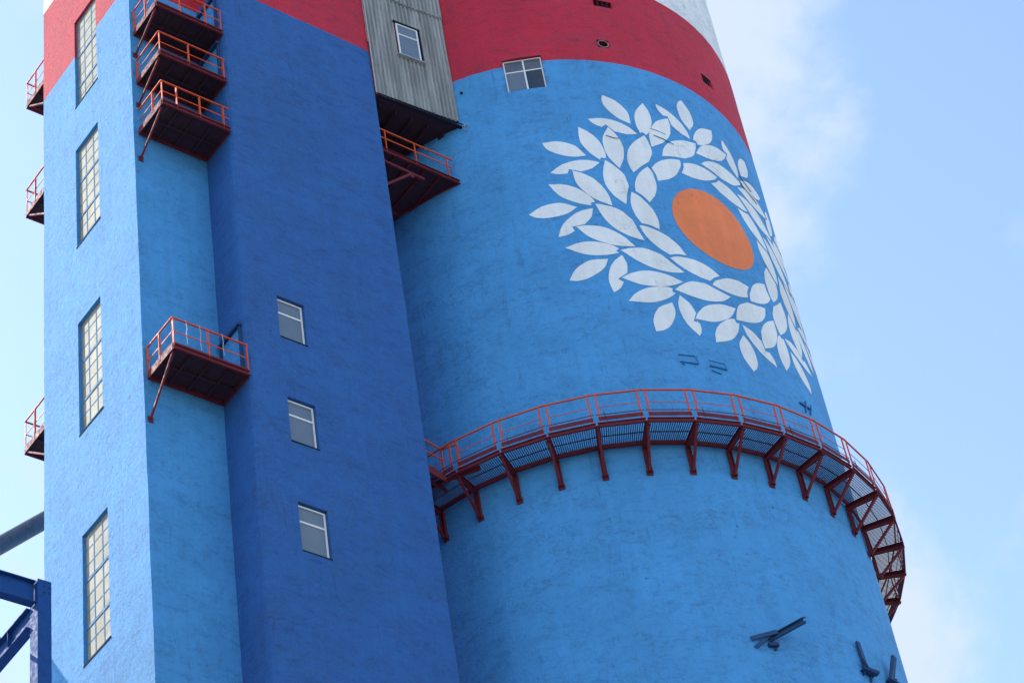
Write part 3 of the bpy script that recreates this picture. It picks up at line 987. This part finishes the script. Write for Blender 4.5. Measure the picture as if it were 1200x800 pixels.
wf = pvc_window(hs, HP + hu_ * (WIN[0] + .06) + hn * .04 + Vector((0, 0, WIN[2] + .05)), hu_, (0, 0, 1), hn, WIN[1] - WIN[0] - .12, WIN[3] - WIN[2] - .12, t=.06, sill=False, rows=(.33,))
m = MB()
sx0, sx1 = WIN[0] - .06, WIN[1] + .1
m.bar(HP + hu_ * sx0 + hn * .09 + Vector((0, 0, WIN[2] - .02)), HP + hu_ * sx1 + hn * .09 + Vector((0, 0, WIN[2] - .02)), .16, .05)
m.build('sill', 'galv', wf)
m = MB()
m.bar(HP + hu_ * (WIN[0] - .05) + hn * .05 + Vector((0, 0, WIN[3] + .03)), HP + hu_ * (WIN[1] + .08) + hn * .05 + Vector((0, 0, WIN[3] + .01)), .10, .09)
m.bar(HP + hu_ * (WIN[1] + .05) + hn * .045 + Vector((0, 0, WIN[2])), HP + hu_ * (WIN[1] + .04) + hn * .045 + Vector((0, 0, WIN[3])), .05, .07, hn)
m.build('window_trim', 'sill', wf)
# back of the sheets, inner floor and its lip
m = MB()
m.hexa([(9.90, -1.62, 72.30), (13.80, -1.95, 72.30), (13.3, 4.0, 72.30), (9.90, 4.0, 72.30), (9.90, -1.62, 72.50), (13.80, -1.95, 72.50), (13.3, 4.0, 72.50), (9.90, 4.0, 72.50)])
for i in range(5):
    x = 10.2 + i * .75
    m.box(x, x + .07, -1.45, 3.5, 72.14, 72.297)
m.build('housing_floor', 'deck', hs)
m = MB()
m.bar(HP + hn * .10 + Vector((0, 0, 72.42)), HQ + hn * .10 + hu_ * .14 + Vector((0, 0, 72.34)), .03, .05)
m.bar(HP + hn * .02 + Vector((0, 0, 72.34)), HQ + hn * .02 + hu_ * .15 + Vector((0, 0, 72.22)), .16, .03)
m.build('floor_lip', 'sill', hs)
m = MB()
cc = HQ + hn * .12 + hu_ * .10 + Vector((0, 0, 72.12))
pts = [cc + hu_ * (.16 * math.cos(t * .9)) * (1 - t * .03) + Vector((0, 0, .17 * math.sin(t * .9))) + hn * .01 * t for t in range(12)]
m.path(pts, .018, 6)
m.build('wire_coil', 'galv', hs)
m = MB()
m.box(9.90, 13.3, -1.4, 4.0, 90.3, 90.45)
m.build('housing_roof', 'galv', hs)

# landing under the housing
lz = 69.40
lp = tag(empty('maintenance_platform', (11.7, -1.5, lz)), 'steel platform with orange rails under the corrugated housing, between tower and silo', 'platform')
m = MB()
m.chan((9.9, -1.6, lz - .09), (13.5, -1.6, lz - .09), .07, .2, side=1)
m.bar((9.9, .9, lz - .12), (12.4, .9, lz - .12), .06, .16)
m.bar((13.42, -1.55, lz - .12), (12.35, .85, lz - .12), .04, .14)
for i in range(4):
    m.bar((10.5 + .7 * i, -1.53, lz - .13), (10.5 + .7 * i, .86, lz - .13), .05, .12)
m.build('edge_beam', 'maroon', lp)
m = MB()
m.bar((9.9, -1.42, lz - .47), (11.9, -1.42, lz - .55), .07, .12)
m.build('lower_beam', 'maroon', lp)
m = MB()
m.hexa([(9.9, -1.52, lz - .06), (13.42, -1.52, lz - .06), (12.4, 3.2, lz - .06), (9.9, 3.2, lz - .06), (9.9, -1.52, lz - .02), (13.42, -1.52, lz - .02), (12.4, 3.2, lz - .02), (9.9, 3.2, lz - .02)])
m.build('deck', 'deck', lp)
m = MB()
m.bar((9.9, -1.6, lz + 1.12), (13.32, -1.6, lz + 1.12), .05, .05).bar((9.9, -1.6, lz + .66), (13.30, -1.6, lz + .66), .03, .045)
for x in (10.12, 11.5, 13.02):
    m.bar((x, -1.6, lz - .05), (x, -1.6, lz + 1.1), .055, .03)
m.build('railing', 'orange', lp)
m = MB()
m.bar((11.25, -1.45, lz - .62), (9.9, -1.45, lz - 1.95), .09, .09)
m.box(11.13, 11.38, -1.47, -1.43, lz - .78, lz - .56)
m.build('brace', 'maroon', lp)
# ------------------------------------------------------------------ blue gantry and pipe at the left
ga = tag(empty('steel_gantry', (-2.8, 1.7, GROUND_Z)), 'dark blue steel gantry corner, column and beams, in front of the tower at bottom left', 'gantry')
m = MB()
m.bar((-2.775, 1.50, GROUND_Z), (-2.775, 1.50, 46.28), .45, .035, (0, 1, 0))
m.bar((-2.775, 1.94, GROUND_Z), (-2.775, 1.94, 46.26), .45, .035, (0, 1, 0))
m.bar((-2.985, 1.72, GROUND_Z), (-2.985, 1.72, 46.25), .03, .40, (0, 1, 0))
m.bar((-2.60, 1.72, GROUND_Z), (-2.60, 1.72, 46.25), .03, .40, (0, 1, 0))
m.build('column', 'gantry', ga)
m = MB()
for dx, dz in ((-.06, .22), (.1, .22), (-.06, .45), (.1, .45)):
    m.tube((-2.72 + dx, 1.485, 46.28 - dz), (-2.72 + dx, 1.45, 46.28 - dz), .028, 6)
m.build('bolt', 'bluesteel', ga)
m = MB()
m.ibeam((-3.02, 1.70, 45.83), (-9.0, 1.70, 45.83), .32, .80, .03)
m.build('beam', 'gantry', ga)
m = MB()
m.ibeam((-2.95, 1.98, 45.12), (-2.95, 9.5, 45.12), .34, .72, .03)
for y in (3.2, 4.9, 6.6):
    m.box(-3.10, -2.975, y - .01, y + .01, 44.80, 45.44)
m.build('beam', 'gantry', ga)
for y in (3.6, 5.4, 7.2):
    m = MB()
    m.bar((-3.14, y, 45.42), (-9.0, y, 45.42), .08, .12)
    m.build('purlin', 'bluesteel', ga)
for x in (-8.9,):
    m = MB()
    m.ibeam((x, 1.98, 44.86), (x, 9.5, 44.86), .34, .75, .03)
    m.build('beam', 'gantry', ga)
for x, y in ((-8.9, 1.70), (-2.95, 9.3), (-8.9, 9.3)):
    m = MB()
    m.box(x - .2, x + .2, y - .2, y + .2, GROUND_Z, 44.45)
    m.build('column', 'gantry', ga)

pp = tag(empty('grey_pipe', (-30, 12, GROUND_Z)), 'dull grey pipe slanting up behind the tower at the left edge', 'pipe')
m = MB()
d_ = Vector((2.72 - 1.0, 0, 58.48 - 56.71)).normalized()
p0 = Vector((1.0, 12, 56.71))
m.tube(p0 - d_ * 45, p0 + d_ * 9, .325, 28)
o = m.build('pipe', 'pipe', pp, smooth=False)
for p in o.data.polygons:
    p.use_smooth = len(p.vertices) == 4
m = MB()
for k in (-40, -25, -10, 6):
    c = p0 + d_ * k
    m.tube(c - d_ * .05, c + d_ * .05, .42, 28)
m.build('flange', 'pipe', pp)
for k in (-38, 8.5):
    c = p0 + d_ * k
    m = MB()
    m.box(c.x - .2, c.x + .2, 11.8, 12.2, GROUND_Z, c.z - .3)
    m.build('support', 'gantry', pp)
